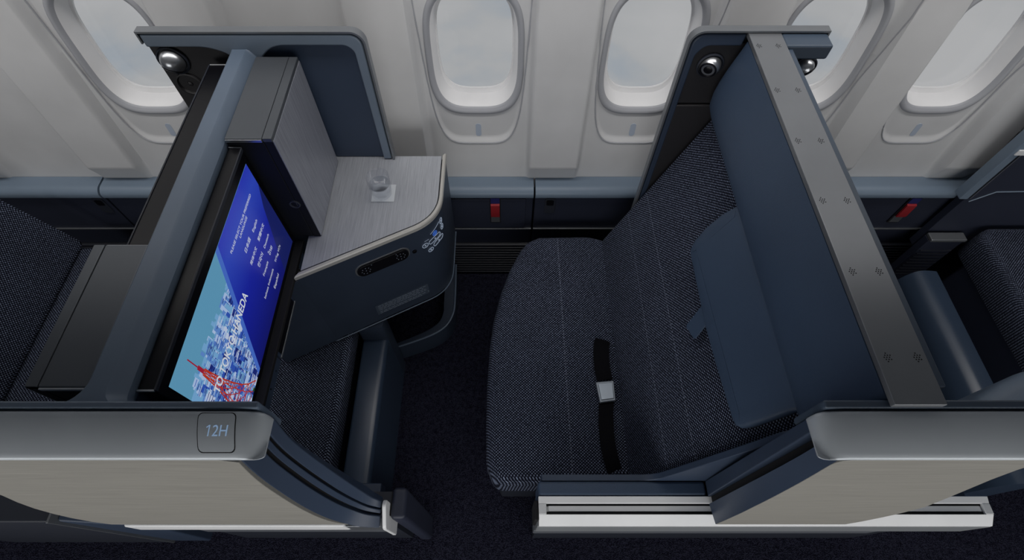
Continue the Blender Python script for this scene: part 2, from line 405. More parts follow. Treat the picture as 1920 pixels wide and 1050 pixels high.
# ------------------------------------------------------------------ left partition
YW = 1.18                                                     # face of the wing panels by the windows
part = thing('suite_divider', (-.66, .75, 0), 'left partition wall with tall wing panel behind the screen and the glass', 'partition')
MB().prism('x', [(.264,.862),(.93,.862),(.93,.02),(YW+.017,.02),(YW+.017,1.221),(.264,1.221)], -.682, -.642).build('core_panel', M['shelld'], part)
# rail with flared ends, in plan
fil = lambda cx, cy, r, a0, a1, n=8: [(cx+r*math.cos(math.radians(a0+(a1-a0)*i/n)), cy+r*math.sin(math.radians(a0+(a1-a0)*i/n))) for i in range(n+1)]
XL, XR = -.690, -.632
plan = [(XL-.045,.2635)] + fil(XL-.045,.3085,.045,270,360) + fil(XL-.008,YW-.008,.008,0,90) + fil(XR+.012,YW-.012,.012,90,180) + fil(XR+.026,.2895,.026,180,270) + [(XR+.026,.2635)]
def shl(x, dl, dr): return x + (dl if x < -.661 else -dr)
m = MB(); m.loft([[(shl(x,.004,.004),y,1.222) for x,y in plan], [(shl(x,0,0),y,1.236) for x,y in plan], [(shl(x,0,.001),y,1.250) for x,y in plan], [(shl(x,.001,.016),y,1.272) for x,y in plan], [(shl(x,.005,.021),y,1.275) for x,y in plan]])
m.build('top_rail', M['shell'], part, ang=25)
XWL, XWR = -.902, -.352
wing = round_poly([(XWL,.62),(XL,.62),(XL,.889),(XWR,.889),(XWR,1.318),(XWL,1.318)], [0,0,0,0,.035,.008])
MB().prism('y', wing, YW+.018, YW+.026).build('wing_panel', M['dark'], part, bevel=.004)
top = round_poly([(XWL+.003,1.3145),(XWL+.003,1.280),(XL-.055,1.280),(XL,1.255),(XL,1.10),(XR,1.10),(XR,1.24),(XR+.05,1.285),(XWR-.045,1.285),(XWR-.028,1.268),(XWR-.028,.889),(XWR-.004,.889),(XWR-.004,1.3145)], [.006,0,.03,.03,0,0,.03,.03,.012,.012,0,0,.035], 6)
MB().prism('y', top, YW-.004, YW+.018).build('wing_frame', M['framem'], part, bevel=.005)
MB().box(XWL+.002, XL-.001, YW+.008, YW+.018, .64, 1.281).build('service_panel', M['brown'], part)
MB().box(XR+.001, XWR-.026, YW+.008, YW+.018, .889, 1.286).build('back_panel', M['shelld'], part)
tp = [(XWL-.003,1.290),(XWL-.003,1.3235),(XWR-.03,1.3235)] + fil(XWR-.03,1.2875,.036,90,0) + [(XWR+.006,.889)]
ti = [(XWL+.001,1.290),(XWL+.001,1.3185),(XWR-.03,1.3185)] + fil(XWR-.03,1.2875,.031,90,0) + [(XWR+.0005,.889)]
m = MB(); m.loft([[(p[0],YW-.005,p[1]),(p[0],YW+.018,p[1]),(q[0],YW+.018,q[1]),(q[0],YW-.005,q[1])] for p, q in zip(tp, ti)])
m.build('wing_trim', M['steel'], part, ang=40)
reading_light(part, at(325,113,y=YW+.006), .034, (-.35,-.45,-.82))
speaker(part, at(357,157,y=YW+.007), .030)

# ------------------------------------------------------------------ right partition (speaker strip on its top)
prt = thing('suite_divider', (.65, .75, 0), 'right partition wall topped by a grey metal strip with tiny speaker holes', 'partition')
SX0, SX1, ZS = .597, .678, 1.319
MB().box(.625, .700, .281, YW+.005, .02, ZS-.012).build('core_panel', M['shell2'], prt, bevel=.004)
m = MB().box(SX0, SX1, .2485, YW+.018, ZS-.012, ZS)
st = m.build('speaker_strip', M['strip'], prt, bevel=.0015)
m = MB()
for (ua, va), (ub, vb) in (((1423,86),(1459,86)),((1457,169),(1496,169)),((1496,264),(1539,264)),((1542,376),(1588,376)),((1598,509),(1648,509)),((1664,670),(1720,670))):
    for (u, v) in ((ua,va),(ub,vb)):
        c = at(u, v, z=ZS)
        for i in range(-2, 3):
            for j in range(-1, 2):
                if abs(i)+abs(j) > 2: continue
                m.lathe((c.x+j*.0042+(i%2)*.0021-.001, c.y+i*.0036, ZS-.0004), [(1e-4,0),(.0012,0),(.0012,.0007),(1e-4,.0007)], n=6)
m.build('speaker_holes', M['matblk'], st, smooth=False, kind='stuff')
RX0, RX1 = at(1300,64,y=YW).x, at(1548,70,y=YW).x
wing = round_poly([(RX0,.60),(RX1,.60),(RX1,ZS-.002),(RX0,ZS-.002)], [0,0,.008,.035])
MB().prism('y', wing, YW+.018, YW+.026).build('wing_panel', M['dark'], prt, bevel=.004)
top = round_poly([(RX0+.004,.60),(RX0+.022,.60),(RX0+.022,1.255),(RX0+.040,1.282),(.595,1.282),(.597,1.3145),(RX0+.004,1.3145)], [0,0,.01,.02,0,0,.035], 6)
MB().prism('y', top, YW-.002, YW+.018).build('wing_frame', M['shelld'], prt, bevel=.005)
MB().box(.6785, RX1, YW-.05, YW+.018, 1.278, 1.317).build('wing_block', M['shell2'], prt, bevel=.006)
MB().box(RX0+.020, .66, YW+.006, YW+.018, 1.10, 1.285).build('light_panel', M['brown'], prt)
MB().box(RX0+.020, .66, YW+.000, YW+.018, .62, 1.095).build('lower_recess', M['brown'], prt, bevel=.003)
MB().box(.70, RX1-.005, YW+.004, YW+.018, .62, 1.28).build('back_recess', M['dark'], prt)
tp = [(RX1+.003,1.300),(RX1+.003,1.3255),(RX0+.03,1.3255)] + fil(RX0+.03,1.2895,.036,90,180) + [(RX0-.006,.60)]
ti = [(RX1-.001,1.300),(RX1-.001,1.3205),(RX0+.03,1.3205)] + fil(RX0+.03,1.2895,.031,90,180) + [(RX0-.0005,.60)]
m = MB(); m.loft([[(p[0],YW-.005,p[1]),(p[0],YW+.018,p[1]),(q[0],YW+.018,q[1]),(q[0],YW-.005,q[1])] for p, q in zip(tp, ti)])
m.build('wing_trim', M['steel'], prt, ang=40)
reading_light(prt, at(1331,122,y=YW+.004), .030, (-.40,-.88,-.12))
reading_light(prt, at(1508,124,y=YW+.004), .026, (.5,-.6,-.6))
# ------------------------------------------------------------------ screens on the left partition
def monitor(label, XS):
    t = thing('monitor', (-.618, .59, .87), label, 'monitor', 'screens on the left partition')
    MB().box(-.6313, XS, .300, .874, .862, 1.236).build('housing', M['black'], t, bevel=.004)
    MB().box(-.6308, XS-.001, .2975, .3015, 1.2325, 1.2375).build('end_strip', M['silver'], t, bevel=.001)
    MB().box(-.6308, XS-.001, .8725, .8765, 1.2325, 1.2375).build('end_strip', M['silver'], t, bevel=.001)
    MB().box(XS-.001, XS+.0225, .3005, .8735, .8635, .877).build('bezel_lip', M['matblk'], t, bevel=.002)
    MB().box(XS-.002, XS+.0015, .300, .872, 1.228, 1.2375).build('top_edge', M['dark'], t, bevel=.001)
    return t, XS
mon, XS = monitor('widescreen monitor showing a blue language menu and city picture', -.600)
pt = lambda u, v: at(u, v, x=XS)
ytop = (pt(462,314).y+pt(549,450).y)/2; ynear = .300+.018; ztop = (pt(462,314).z+pt(311,727).z)/2; zbot = pt(549,450).z
def flat(poly, dx): return [(XS+dx*.3, y, z) for y, z in poly]
scr = MB().loft([flat([(ynear,zbot),(ytop,zbot),(ytop,ztop),(ynear,ztop)], -.001), flat([(ynear,zbot),(ytop,zbot),(ytop,ztop),(ynear,ztop)], .0006)]).build('screen', glow('screen_sky', lin((84,138,168)), 1), mon, smooth=False)
W_, H_ = ytop-ynear, ztop-zbot
a0, b0 = pt(405,472).y, pt(482,697).y                          # the slanted edge of the picture, top and bottom
def quadmesh(polys, dx):
    m = MB()
    for p in polys: m.bm.faces.new([m.bm.verts.new(q) for q in flat(p, dx)])
    return m
cols = [glow('city_'+n, lin(c), 1) for n, c in (('pale',(150,172,205)),('blue',(42,74,160)),('mid',(84,122,182)),('deep',(24,36,104)),('white',(170,182,205)),('haze',(104,150,190)))]
lo, hi = pt(352,735), pt(424,525)
polys = []
hz = [(ynear,zbot),(b0,zbot),(b0+(a0-b0)*.70,zbot+H_*.70),(ynear,zbot+H_*.72)]
for i in range(900):
    s = random.random(); y0 = ynear + s*(a0-ynear)*1.0; f_ = (y0-ynear)/(a0-ynear)
    sky = zbot + (H_*(.76 - .02*f_))
    depth = random.random()**1.5; w = .006 + .022*random.random()*(1.1-f_*.6)
    zt = zbot + (sky-zbot)*(1-.9*depth)*random.uniform(.82, 1.08); hgt = random.uniform(.014, .06)
    z1 = max(zbot, zt-hgt)
    if zt-z1 < .003: continue
    y1 = min(y0+w, a0)
    polys.append((depth, [(y0,z1),(y1,z1),(y1,zt),(y0,zt)]))
polys.sort(key=lambda q: q[0])
m = MB()
hf = m.bm.faces.new([m.bm.verts.new((XS+0.000195, *q)) for q in hz]); hf.material_index = 2
for k, (d, p) in enumerate(polys):
    fc = m.bm.faces.new([m.bm.verts.new((XS+0.000210+k*2e-7, *q)) for q in p]); fc.material_index = random.choice((0,1,2,2,3,4,5)) if d > .15 else random.choice((2,5,5,0))
    (ya, za), (yb, _), (_, zb) = p[0], p[1], p[2]
    if yb-ya > .012 and zb-za > .02:
        for r in range(3):
            zz = za + (zb-za)*(.2+.27*r)
            g = m.bm.faces.new([m.bm.verts.new((XS+0.000216+k*2e-7+1e-5, y, z)) for y, z in ((ya+.002,zz),(yb-.002,zz),(yb-.002,zz+.002),(ya+.002,zz+.002))]); g.material_index = random.choice((1,3,4))
m.build('city_picture', cols, scr, smooth=False)
def strut(m, p, q, w):
    p, q = Vector(p), Vector(q); d = (q-p).normalized(); nn = Vector((-d.y, d.x))*w/2
    m.bm.faces.new([m.bm.verts.new((XS+0.000420, *r)) for r in (p-nn, q-nn, q+nn, p+nn)])
T0 = pt(336,668); tb = pt(466,715)
tx, tt, tbz = (T0.y+.004), T0.z-.004, zbot+.005
m = MB()
lev = [(0,.062),(.10,.042),(.2,.030),(.32,.021),(.45,.014),(.58,.009),(.72,.006)]
hh = tt-tbz
for (f0, w0), (f1, w1) in zip(lev, lev[1:]):
    za, zb = tbz+hh*f0, tbz+hh*f1
    for sgn in (-1, 1):
        strut(m, (tx+sgn*w0, za), (tx+sgn*w1, zb), .0030); strut(m, (tx+sgn*w0*.55, za), (tx+sgn*w1*.55, zb), .002)
    for k in range(3):
        u0, u1 = k/3, (k+1)/3
        strut(m, (tx-w0+2*w0*u0, za), (tx-w1+2*w1*u1, zb), .0018); strut(m, (tx-w0+2*w0*u1, za), (tx-w1+2*w1*u0, zb), .0018)
    strut(m, (tx-w1, zb), (tx+w1, zb), .0028)
m.build('lattice_tower', glow('tower_red', lin((160,46,30)), 1), scr, smooth=False)
m = MB(); strut(m, (tx, tbz+hh*.72), (tx, tbz+hh*.80), .009); strut(m, (tx, tbz+hh*.79), (tx, tbz+hh*.93), .0028)
m.build('tower_mast', glow('tower_crimson', lin((140,28,50)), 1), scr, smooth=False)
m = MB()
for k in range(40):
    y = b0-.012-.075*random.random()*1.0; z = zbot+.004+.06*random.random(); r = .003+.004*random.random()
    m.bm.faces.new([m.bm.verts.new((XS+0.000330+k*2e-7, y+r*math.cos(q*PI/3)*random.uniform(.6,1.2), z+r*math.sin(q*PI/3))) for q in range(6)])
m.build('park_trees', glow('tree_green', lin((30,66,34)), 1), scr, smooth=False)
# the blue menu field, shaded from bright royal blue to deep navy across the picture
bl, n, l, b = new_mat('menu_blue'); b.inputs['Base Color'].default_value = (.004,.004,.006,1); b.inputs['Roughness'].default_value = .25
sp = n.new('ShaderNodeSeparateXYZ'); l.new(coords(n, l), sp.inputs[0])
k1 = n.new('ShaderNodeMapRange'); k1.inputs['From Min'].default_value = zbot; k1.inputs['From Max'].default_value = ztop; l.new(sp.outputs[2], k1.inputs['Value'])
l.new(ramp(n, l, k1.outputs['Result'], [(0, lin((14,18,92))), (.5, lin((20,30,140))), (.85, lin((40,62,165))), (1, lin((36,48,160)))]), b.inputs['Emission Color']); b.inputs['Emission Strength'].default_value = 1
quadmesh([[(b0,zbot),(ytop,zbot),(ytop,ztop),(a0,ztop)]], .0017).build('menu_field', bl, scr, smooth=False)
quadmesh([[(b0-.004,zbot),(b0+.012,zbot),(a0+.014,ztop),(a0-.002,ztop)]], .0020).build('menu_band', glow('band_blue', lin((62,96,178)), 1), scr, smooth=False)
quadmesh([[(ytop-.10,zbot),(ytop,zbot),(ytop,ztop-.07),(ytop-.03,ztop-.12)]], .0019).build('menu_corner', glow('corner_navy', lin((18,26,84)), 1), scr, smooth=False)
LW = glow('letter_white', lin((190,196,205)), 1)
def say(body, u0, v0, u1, v1, bold=0, shear=0, hgt=None):
    m = MB()
    p, q = pt(u0, v0), pt(u1, v1)
    add_text(m, body, (XS+0.000690, p.y, (p.z+q.z)/2), (0,1,0), (0,0,1), width=abs(q.y-p.y), height=hgt, bold=bold, shear=shear)
    m.build('menu_text', LW, scr, smooth=False)
for a in (('PLEASE SELECT YOUR PREFERRED',433,475,471,368),('LANGUAGE',450,446,464,409),('日本語',461,474,470,449),('English',475,436,482,414),
          ('简体中文',471,497,482,466),('繁體中文',485,453,495,422),('한국어',485,501,494,478),('Deutsch',496,466,504,441),('Français',495,518,503,492),
          ('ไทย',505,479,511,465),('bahasa Indonesia',497,560,513,506),('Tiếng Việt',516,492,526,462),('Español',515,541,523,516)): say(*a, bold=.004)
say('TO TOKYO HANEDA', 408, 738, 466, 556, bold=.020, hgt=.026)
mon2, _ = monitor('long black monitor edge on the far side of the left partition, under the speaker', -.562)
# turned round: neighbour's screen on the other face
pivot = Vector((-.661, .745, .87))
def turn(o, dx=0, dy=0):
    p = o.location - pivot; o.location = pivot + Vector((-p.x+dx, -p.y+dy, p.z)); o.rotation_euler = (0, 0, PI)
turn(mon2, 0, 0)
mon2.location.y -= .022
# ------------------------------------------------------------------ cabinets by the screens
def cabinet(label):
    t = thing('cabinet', (-.58, 1.03, .866), label, 'cabinet', 'cabinets on the left partition')
    x0, x1, y0, y1, z0, z1 = -.6305, -.524, .878, 1.166, .887, 1.261
    MB().box(x0, x1-.022, y0, y1, z0, z1-.012).build('body', M['slate'], t, bevel=.002)
    MB().box(x0, x1-.0225, y0-.002, y1, z1-.012, z1).build('lid', M['lid'], t, bevel=.0025)
    for ya in (y0-.0035, y1-.0005): MB().box(x0+.001, x1-.023, ya, ya+.004, z1-.0105, z1-.0025).build('lid_edge', M['silver'], t, bevel=.001)
    d = MB().box(x1-.021, x1-.001, y0, y1, z0, z1).build('door', M['slate'], t, bevel=.001)
    MB().box(x1-.0215, x1, y0-.002, y1, z1-.0105, z1+.0005).build('door_edge', M['lid'], d, bevel=.002)
    MB().box(x1-.002, x1+.0012, y0+.001, y1, z0+.002, z1-.011).build('door_face', M['brush'], d, bevel=.0006)
    lp = at(553,383,y=y0); m = MB(); m.lathe((lp.x, y0+.0005, lp.z), [(1e-4,-.001),(.009,-.001),(.011,.003),(.0135,.003),(.015,0)], (0,-1,0), 24); m.build('latch', M['slate2'], t)
    return t
cabinet('tall cabinet with brushed grey door standing on the console table behind the drinking glass')
cab2 = cabinet('dark slate cabinet with flat lid at left, over the tweed seat, near the aisle')
turn(cab2, -.006, -.027)

# ------------------------------------------------------------------ console table with its curved front
tab = thing('console_table', (-.40, 1.0, .46), 'console table with streaked silver top and curved navy front', 'table')
c1, c2, c3, c4 = at(553,520,z=.886), at(748,441,z=.886), at(828,400,z=.886), at(836,293,z=.886)
dirl = (c2-c1).to_2d().normalized(); p0 = c1.to_2d() - dirl*((c1.x+.5745)/dirl.x)
xr = c4.x
# corner where the slanted front meets the straight right side
kk = (xr - c1.x)/dirl.x; crn = c1.to_2d() + dirl*kk
outl = round_poly([(p0.x,p0.y), (crn.x,crn.y), (xr,1.205), (-.6305,1.205), (-.6305,.8765), (-.5745,.8765)], [0,.088,0,0,0,0], 14)
ZT, ZB = .886, .462
outl = [p for i, p in enumerate(outl) if i == 0 or (Vector(p)-Vector(outl[i-1])).length > 1e-5]
m = MB(); m.loft([[(x,y,ZT-.012) for x,y in inset(outl,.014)], [(x,y,ZT) for x,y in inset(outl,.014)]])
m.build('tabletop', M['table'], tab, ang=40)
m = MB()
ii = inset(outl, .010)
m.loft([[(p[0],p[1],ZT-.015),(p[0],p[1],ZT-.003),(p[0]*.75+q[0]*.25,p[1]*.75+q[1]*.25,ZT+.0006),(q[0],q[1],ZT+.0006),(q[0],q[1],ZT-.015)] for p, q in list(zip(outl, ii))[:len(outl)-3]])
m.build('edge_trim', M['champ'], tab, ang=30)
# front apron: its lower edge rounds up towards the wall at the right side
io = inset(outl, .004)[:len(outl)-3]; it = inset(outl, .03)[:len(outl)-3]
arc = [0]
for a, b in zip(io, io[1:]): arc.append(arc[-1] + (Vector(b)-Vector(a)).length)
m = MB()
def zb(s): 
    t = max(0, s-(arc[-1]-.13))/.13
    return ZB + .0*t
rings = []
for p, q, s in zip(io, it, arc):
    z = zb(s); rings.append([(p[0],p[1],ZT-.0155),(p[0],p[1],z+.012),((p[0]*.7+q[0]*.3),(p[1]*.7+q[1]*.3),z),(q[0],q[1],z),(q[0],q[1],ZT-.0155)])
m.loft(rings); fr = m.build('front_panel', M['front'], tab, ang=50)
pl_ = c1.to_2d() + dirl*((-.725-c1.x)/dirl.x); pn = Vector((-dirl.y, dirl.x))
q0, q1 = Vector(outl[0]) + dirl*.025 + pn*.0046, pl_ + pn*.0046
MB().prism('z', [tuple(q1), tuple(q0), tuple(q0+pn*.022), tuple(q1+pn*.022)], ZB+.003, .8600).build('front_panel_end', M['front'], tab, bevel=.001)
m = MB(); m.tube([(p[0],p[1],zb(s)+.006) for p, s in zip(inset(outl,.002)[:len(outl)-3], arc)], .0022, 6); m.build('lower_edge', M['shell'], tab)
MB().loft([[(x,y,ZB+.004) for x,y in inset(outl,.0305)], [(x,y,ZB+.010) for x,y in inset(outl,.0305)]]).build('underside', M['shelld'], tab, smooth=False)
# things set into the slanted front face
nrm = Vector((dirl.y, -dirl.x, 0)); ex = Vector((dirl.x, dirl.y, 0)); ez = Vector((0,0,1)); fo = Vector((c1.x, c1.y, 0)) - nrm*.004
def onf(u, v): return at_plane(u, v, fo, nrm)
def facepad(m, c, poly, h0, h1): m.loft([[c + ex*p + ez*q + nrm*h for p, q in poly] for h in (h0, h1)]); return m
ra, rb = onf(667,505), onf(767,478); rc = (ra+rb)/2; rw = (rb-ra).dot(ex); rh = .050
tilt = math.atan2((rb-ra).z, (rb-ra).dot(ex))
facepad(MB(), rc, rrect(rw+.010, rh+.010, .026, 8), -.002, .0012).build('handset_cradle', M['steel'], tab, bevel=.0008)
facepad(MB(), onf(777,471), rrect(.014,.014,.0069,6), -.002, .004).build('release_button', M['black'], tab, bevel=.001)
hs = thing('remote_handset', rc + nrm*.002, 'black remote handset with button clusters, set into the navy console front', 'remote control')
facepad(MB(), rc, rrect(rw, rh, .023, 8), .0014, .0065).build('body', M['black'], hs, bevel=.0015)
for sx in (-1, 1):
    cc = rc + ex*sx*(rw/2-.026)
    for i in range(10):
        a = i*PI/4; r = .013 if i < 8 else 0
        q = cc + ex*r*math.cos(a) + ez*r*math.sin(a) if i < 9 else cc + ex*(.004-sx*.016) + ez*.018
        MB().lathe(q + nrm*.0066, [(.0016,0),(.0016,.0006),(1e-4,.0008)], nrm, 8).build('button', M['dimtxt'], hs, smooth=False)
# notice printed on the front
pa, pb = onf(706,575), onf(803,548)
facepad(MB(), (pa+pb)/2, rrect((pb-pa).dot(ex)+.01, .058, .002, 2), -.0005, .0006).build('notice_plate', plain('notice_navy', (.048,.064,.09), .4), tab)
m = MB(); cc = (pa+pb)/2
for r in range(6):
    x = -(pb-pa).dot(ex)/2 + .004; zz = .022 - r*.0085 - (0.004 if r > 3 else 0)
    end = (pb-pa).dot(ex)/2 - (.004 + .03*random.random() if r in (1,3,5) else .004)
    while x < end:
        w = random.uniform(.006, .018); facepad(m, cc + ex*(x+w/2) + ez*zz, rrect(min(w, end-x+.002), .0028, .0005, 1), .0006, .0009); x += w+.003
m.build('notice_lines', M['dimtxt'], tab, smooth=False)
# backlit seat-control symbols on the rounded corner
SC = [tuple(p) for p in inset(outl, .003)]
def on_corner(s, z, h=0):
    """point on the apron at arc length s measured along the front edge"""
    acc = 0
    for a, b in zip(SC, SC[1:]):
        a, b = Vector(a), Vector(b); L = (b-a).length
        if acc+L >= s or b == Vector(SC[-1]):
            d = (b-a)/max(L,1e-9); q = a + d*(s-acc); n_ = Vector((d.y, -d.x)); q = q + n_*h
            return Vector((q.x, q.y, z))
        acc += L
def s_of(u, v):
    best = None
    for k in range(400):
        s = k*.002
        for zz in [ZB+.01+j*.008 for j in range(50)]:
            p = on_corner(s, zz); d = p-CAM; fz = d.dot(_F); uu = CX+FPX*d.x/fz; vv = CY+FPX*d.dot(_D)/fz
            e = (uu-u)**2+(vv-v)**2
            if best is None or e < best[0]: best = (e, s, zz)
    return best[1], best[2]
def symbol(m, s0, z0, w, h, ang=0, r=.0013):
    out = rrect(w, h, min(w,h)*.499, 6); ca, sa = math.cos(ang), math.sin(ang)
    m.tube([on_corner(s0 + x*ca - y*sa, z0 + x*sa + y*ca, .0006) for x, y in out], r, 6, True)
m1, m2 = MB(), MB()
sA, zA = s_of(815, 450)
ks = .90
for dx, dz, w, h in ((-.040,.006,.022,.021),(.004,.006,.058,.021),(.052,.018,.016,.024),(.020,-.022,.056,.021),(-.022,-.034,.021,.018),(.050,.052,.016,.026)):
    symbol(m1, sA+dx*ks, zA+dz*ks, w*ks, h*ks, r=.0010)
    symbol(m1, sA+dx*ks, zA+dz*ks, .005*ks, .005*ks, r=.0008)
m1.tube([on_corner(sA-.012+.009*k, zA+.042+.003*k, .0006) for k in range(6)], .0008, 6)
m1.tube([on_corner(sA-.036+.005*k, zA+.026, .0006) for k in range(4)], .0006, 6)
symbol(m2, sA+.006, zA+.030, .017, .018, r=.0012); symbol(m2, sA+.006, zA+.030, .008, .009, r=.0012)
m1.build('seat_control_symbols', M['ring'], tab, smooth=False, label='pale backlit ring symbols'); m2.build('light_symbol', M['bring'], tab, smooth=False, label='blue backlit ring symbol')
# ------------------------------------------------------------------ napkin and glass
na = [at(u, v, z=ZT) for u, v in ((696,379),(739,379),(743,347),(700,347))]
nap = tag(MB().loft([[(p.x,p.y,ZT+.0008) for p in na], [(p.x,p.y,ZT+.0022) for p in na]]).build('napkin', M['paper'], None, bevel=.0005), 'small square white paper napkin lying under the drinking glass', 'napkin')
gb = at(717, 364, z=ZT+.0022)
gl = thing('drinking_glass', (gb.x, gb.y, ZT+.0023), 'clear short drinking glass of water standing on the white napkin', 'glass')
zg = ZT+.0024
MB().lathe((gb.x,gb.y,zg), [(1e-4,0),(.026,0),(.0295,.005),(.0335,.040),(.0330,.078),(.0325,.0792),(.0315,.078),(.0318,.040),(.0275,.012),(1e-4,.010)], n=40).build('tumbler', M['glass'], gl, ang=60)
MB().lathe((gb.x,gb.y,zg), [(1e-4,.044),(.0300,.044),(.0306,.046),(.0300,.048),(1e-4,.048)], n=40).build('water', glass('water', (.95,.965,.98), .22), gl, ang=60)

# ------------------------------------------------------------------ handset holder / side tablet between screen and footwell
tb = thing('side_tablet', (-.607, .42, .55), 'slim dark touch panel in grey frame below the big screen', 'touch panel')
MB().box(-.631, -.586, .530, .704, .822, .861).build('frame', M['shelld'], tb, bevel=.004)
MB().box(-.5865, -.5845, .540, .696, .828, .860).build('display', M['black'], tb, bevel=.0008)
MB().box(-.587, -.5835, .532, .702, .8205, .826).build('side_strip', M['steel'], tb, bevel=.001)
MB().box(-.631, -.5845, .264, .526, .818, .861).build('lower_panel', M['shelld'], tb, bevel=.005)
for yy, zz in ((.49,.815),(.44,.82),(.39,.815)): MB().lathe((-.5845,yy,zz+.022), [(.003,0),(.003,.0006),(1e-4,.0006)], (1,0,0), 10).build('screw_cover', M['black'], tb, smooth=False)

# ------------------------------------------------------------------ footwell: ottoman, beam, low kick wall
ot = thing('ottoman', (-.60, .50, 0), 'tweed footrest cushion in the dark footwell under the screen', 'ottoman')
oo = round_poly([(-.98,.30),(-.530,.30),(-.530,.92),(-.98,.92)], .03)
pad(MB(), oo, SOFT(.10,.025), (0,0,.452), (1,0,0), (0,1,0), (0,0,1)).build('cushion', M['fseat'], ot, ang=60)
MB().box(-.97, -.545, .31, .91, 0, .352).build('base', M['dark'], ot, bevel=.01)
bmx = thing('footwell_beam', (-.46, .6, 0), 'rounded navy beam along the footwell floor below the console table', 'beam')
pr = round_poly([(-.515,0),(-.425,0),(-.425,.362),(-.515,.362)], [0,0,.024,.01])
MB().prism('y', pr, .285, .800).build('beam_body', M['beam'], bmx, ang=50)
MB().prism('z', round_poly([(-.520,.795),(-.425,.795),(-.425,.86),(-.520,.86)], .012), 0, .4605).build('post', M['front'], bmx, ang=50)
MB().box(-.505, -.385, .262, .300, .30, .372).build('foot_block', M['shelld'], bmx, bevel=.005)
kw = [at(u, v, z=.13) for u, v in ((737,652),(775,640),(812,626),(836,610),(849,588),(853,562),(853,530))]
kw = [p.to_2d() for p in kw]; kw[-1] = Vector((kw[-1].x, 1.272))
kwl = thing('kick_wall', (-.3, 1.0, 0), 'low curved navy kick wall on the carpet under the console table', 'kick wall')
m = MB(); rings = []
pts = []
for i in range(len(kw)-1):
    a, b, c, d = kw[max(i-1,0)], kw[i], kw[i+1], kw[min(i+2,len(kw)-1)]
    for j in range(5):
        t = j/5; pts.append(.5*((2*b) + (c-a)*t + (2*a-5*b+4*c-d)*t*t + (-a+3*b-3*c+d)*t**3))
pts.append(kw[-1])
for i, p in enumerate(pts):
    d = (pts[min(i+1,len(pts)-1)]-pts[max(i-1,0)]).normalized(); n_ = Vector((-d.y, d.x)); w = .012 + .034*min(1, i/len(pts)*1.3)
    q = p + n_*w; rings.append([(p.x,p.y,0),(p.x,p.y,.124),(p.x*.85+q.x*.15,p.y*.85+q.y*.15,.130),(q.x,q.y,.130),(q.x,q.y,0)])
m.loft(rings).build('wall_body', M['front'], kwl, ang=40)
m = MB(); m.tube([(p.x,p.y,.126) for p in pts], .004, 8); m.build('rim', M['shell'], kwl)

# ------------------------------------------------------------------ the big seat
seat = thing('airline_seat', (.22, .72, 0), 'wide navy tweed seat with leather headrest pad facing the console table', 'seat')
ZS_ = .46
spx = [(912,870),(911,800),(913,720),(918,650),(925,600),(938,550),(955,505),(975,468),(990,452),(1010,444)]
so = [at(u, v, z=ZS_-.012).to_2d() for u, v in spx]
so = [tuple(p) for p in so]
j0, j1 = at(1130,445,z=ZS_), at(1166,885,z=ZS_)
so += [(.33, so[-1][1]+.004), (.40, so[-1][1]-.02), (.40,.296), (.10,.283), (-.03,.283)]
so = round_poly(so, [.0]*(len(so)-5)+[.03,.03,.03,0,.045], 6)
so = [p for i, p in enumerate(so) if (Vector(p)-Vector(so[i-1])).length > 1e-4]
pad(MB(), so, [(.03,-.15),(.006,-.145),(0,-.13),(0,-.03),(.004,-.016),(.010,-.007),(.018,-.002),(.026,0)], (0,0,ZS_), (1,0,0), (0,1,0), (0,0,1)).build('cushion', M['fseat'], seat, ang=60)
bo = inset(so, .03)
MB().loft([[(x,y,.02) for x,y in bo], [(x,y,ZS_-.151) for x,y in bo]]).build('base', M['dark'], seat, ang=40)
# reclined back
BO = Vector(((j0.x+j1.x)/2+.008, 0, ZS_)); BT = Vector((.600, 0, 1.083))
eu = (BT-BO).normalized(); ey = Vector((0,1,0)); en = eu.cross(ey); en = -en if en.x > 0 else en
BL = (BT-BO).length; ANG = math.atan2(eu.z, eu.x)
Mback = weave('tweed_back', (0, ANG, 0), 0, ())
def back_uv(u, v, h=0):
    p = at_plane(u, v, BO+en*h, en) - BO; return p.dot(eu), p.y
# stitch lines of the back, measured along the slope
m_, nn_, ll_, bb_ = None, None, None, None
tl = back_uv(1225,430)[0], back_uv(1182,430)[0], back_uv(1240,360)[0]
vrot = Matrix.Rotation(ANG, 4, 'Y') @ BO
base_s = vrot.x
Mback = weave('tweed_backrest', (0, ANG, 0), 0, (base_s+tl[0], base_s+tl[1]), zoff=vrot.z)
bk = round_poly([(-.02,.2805),(BL+.01,.2805),(BL+.01,1.1735),(-.02,1.1735)], [.02,.02,.04,.03], 5)
pad(MB(), bk, [(0,-.021),(0,-.012),(.004,-.006),(.010,-.002),(.018,0)], BO, eu, ey, en).build('backrest', Mback, seat, ang=60)
MB().prism('y', [(BO.x+.03,.30),(.622,.30),(.622,1.06),(.612,1.05),(BO.x+.035,.47)], .2812, 1.170).build('back_shell', M['dark'], seat)
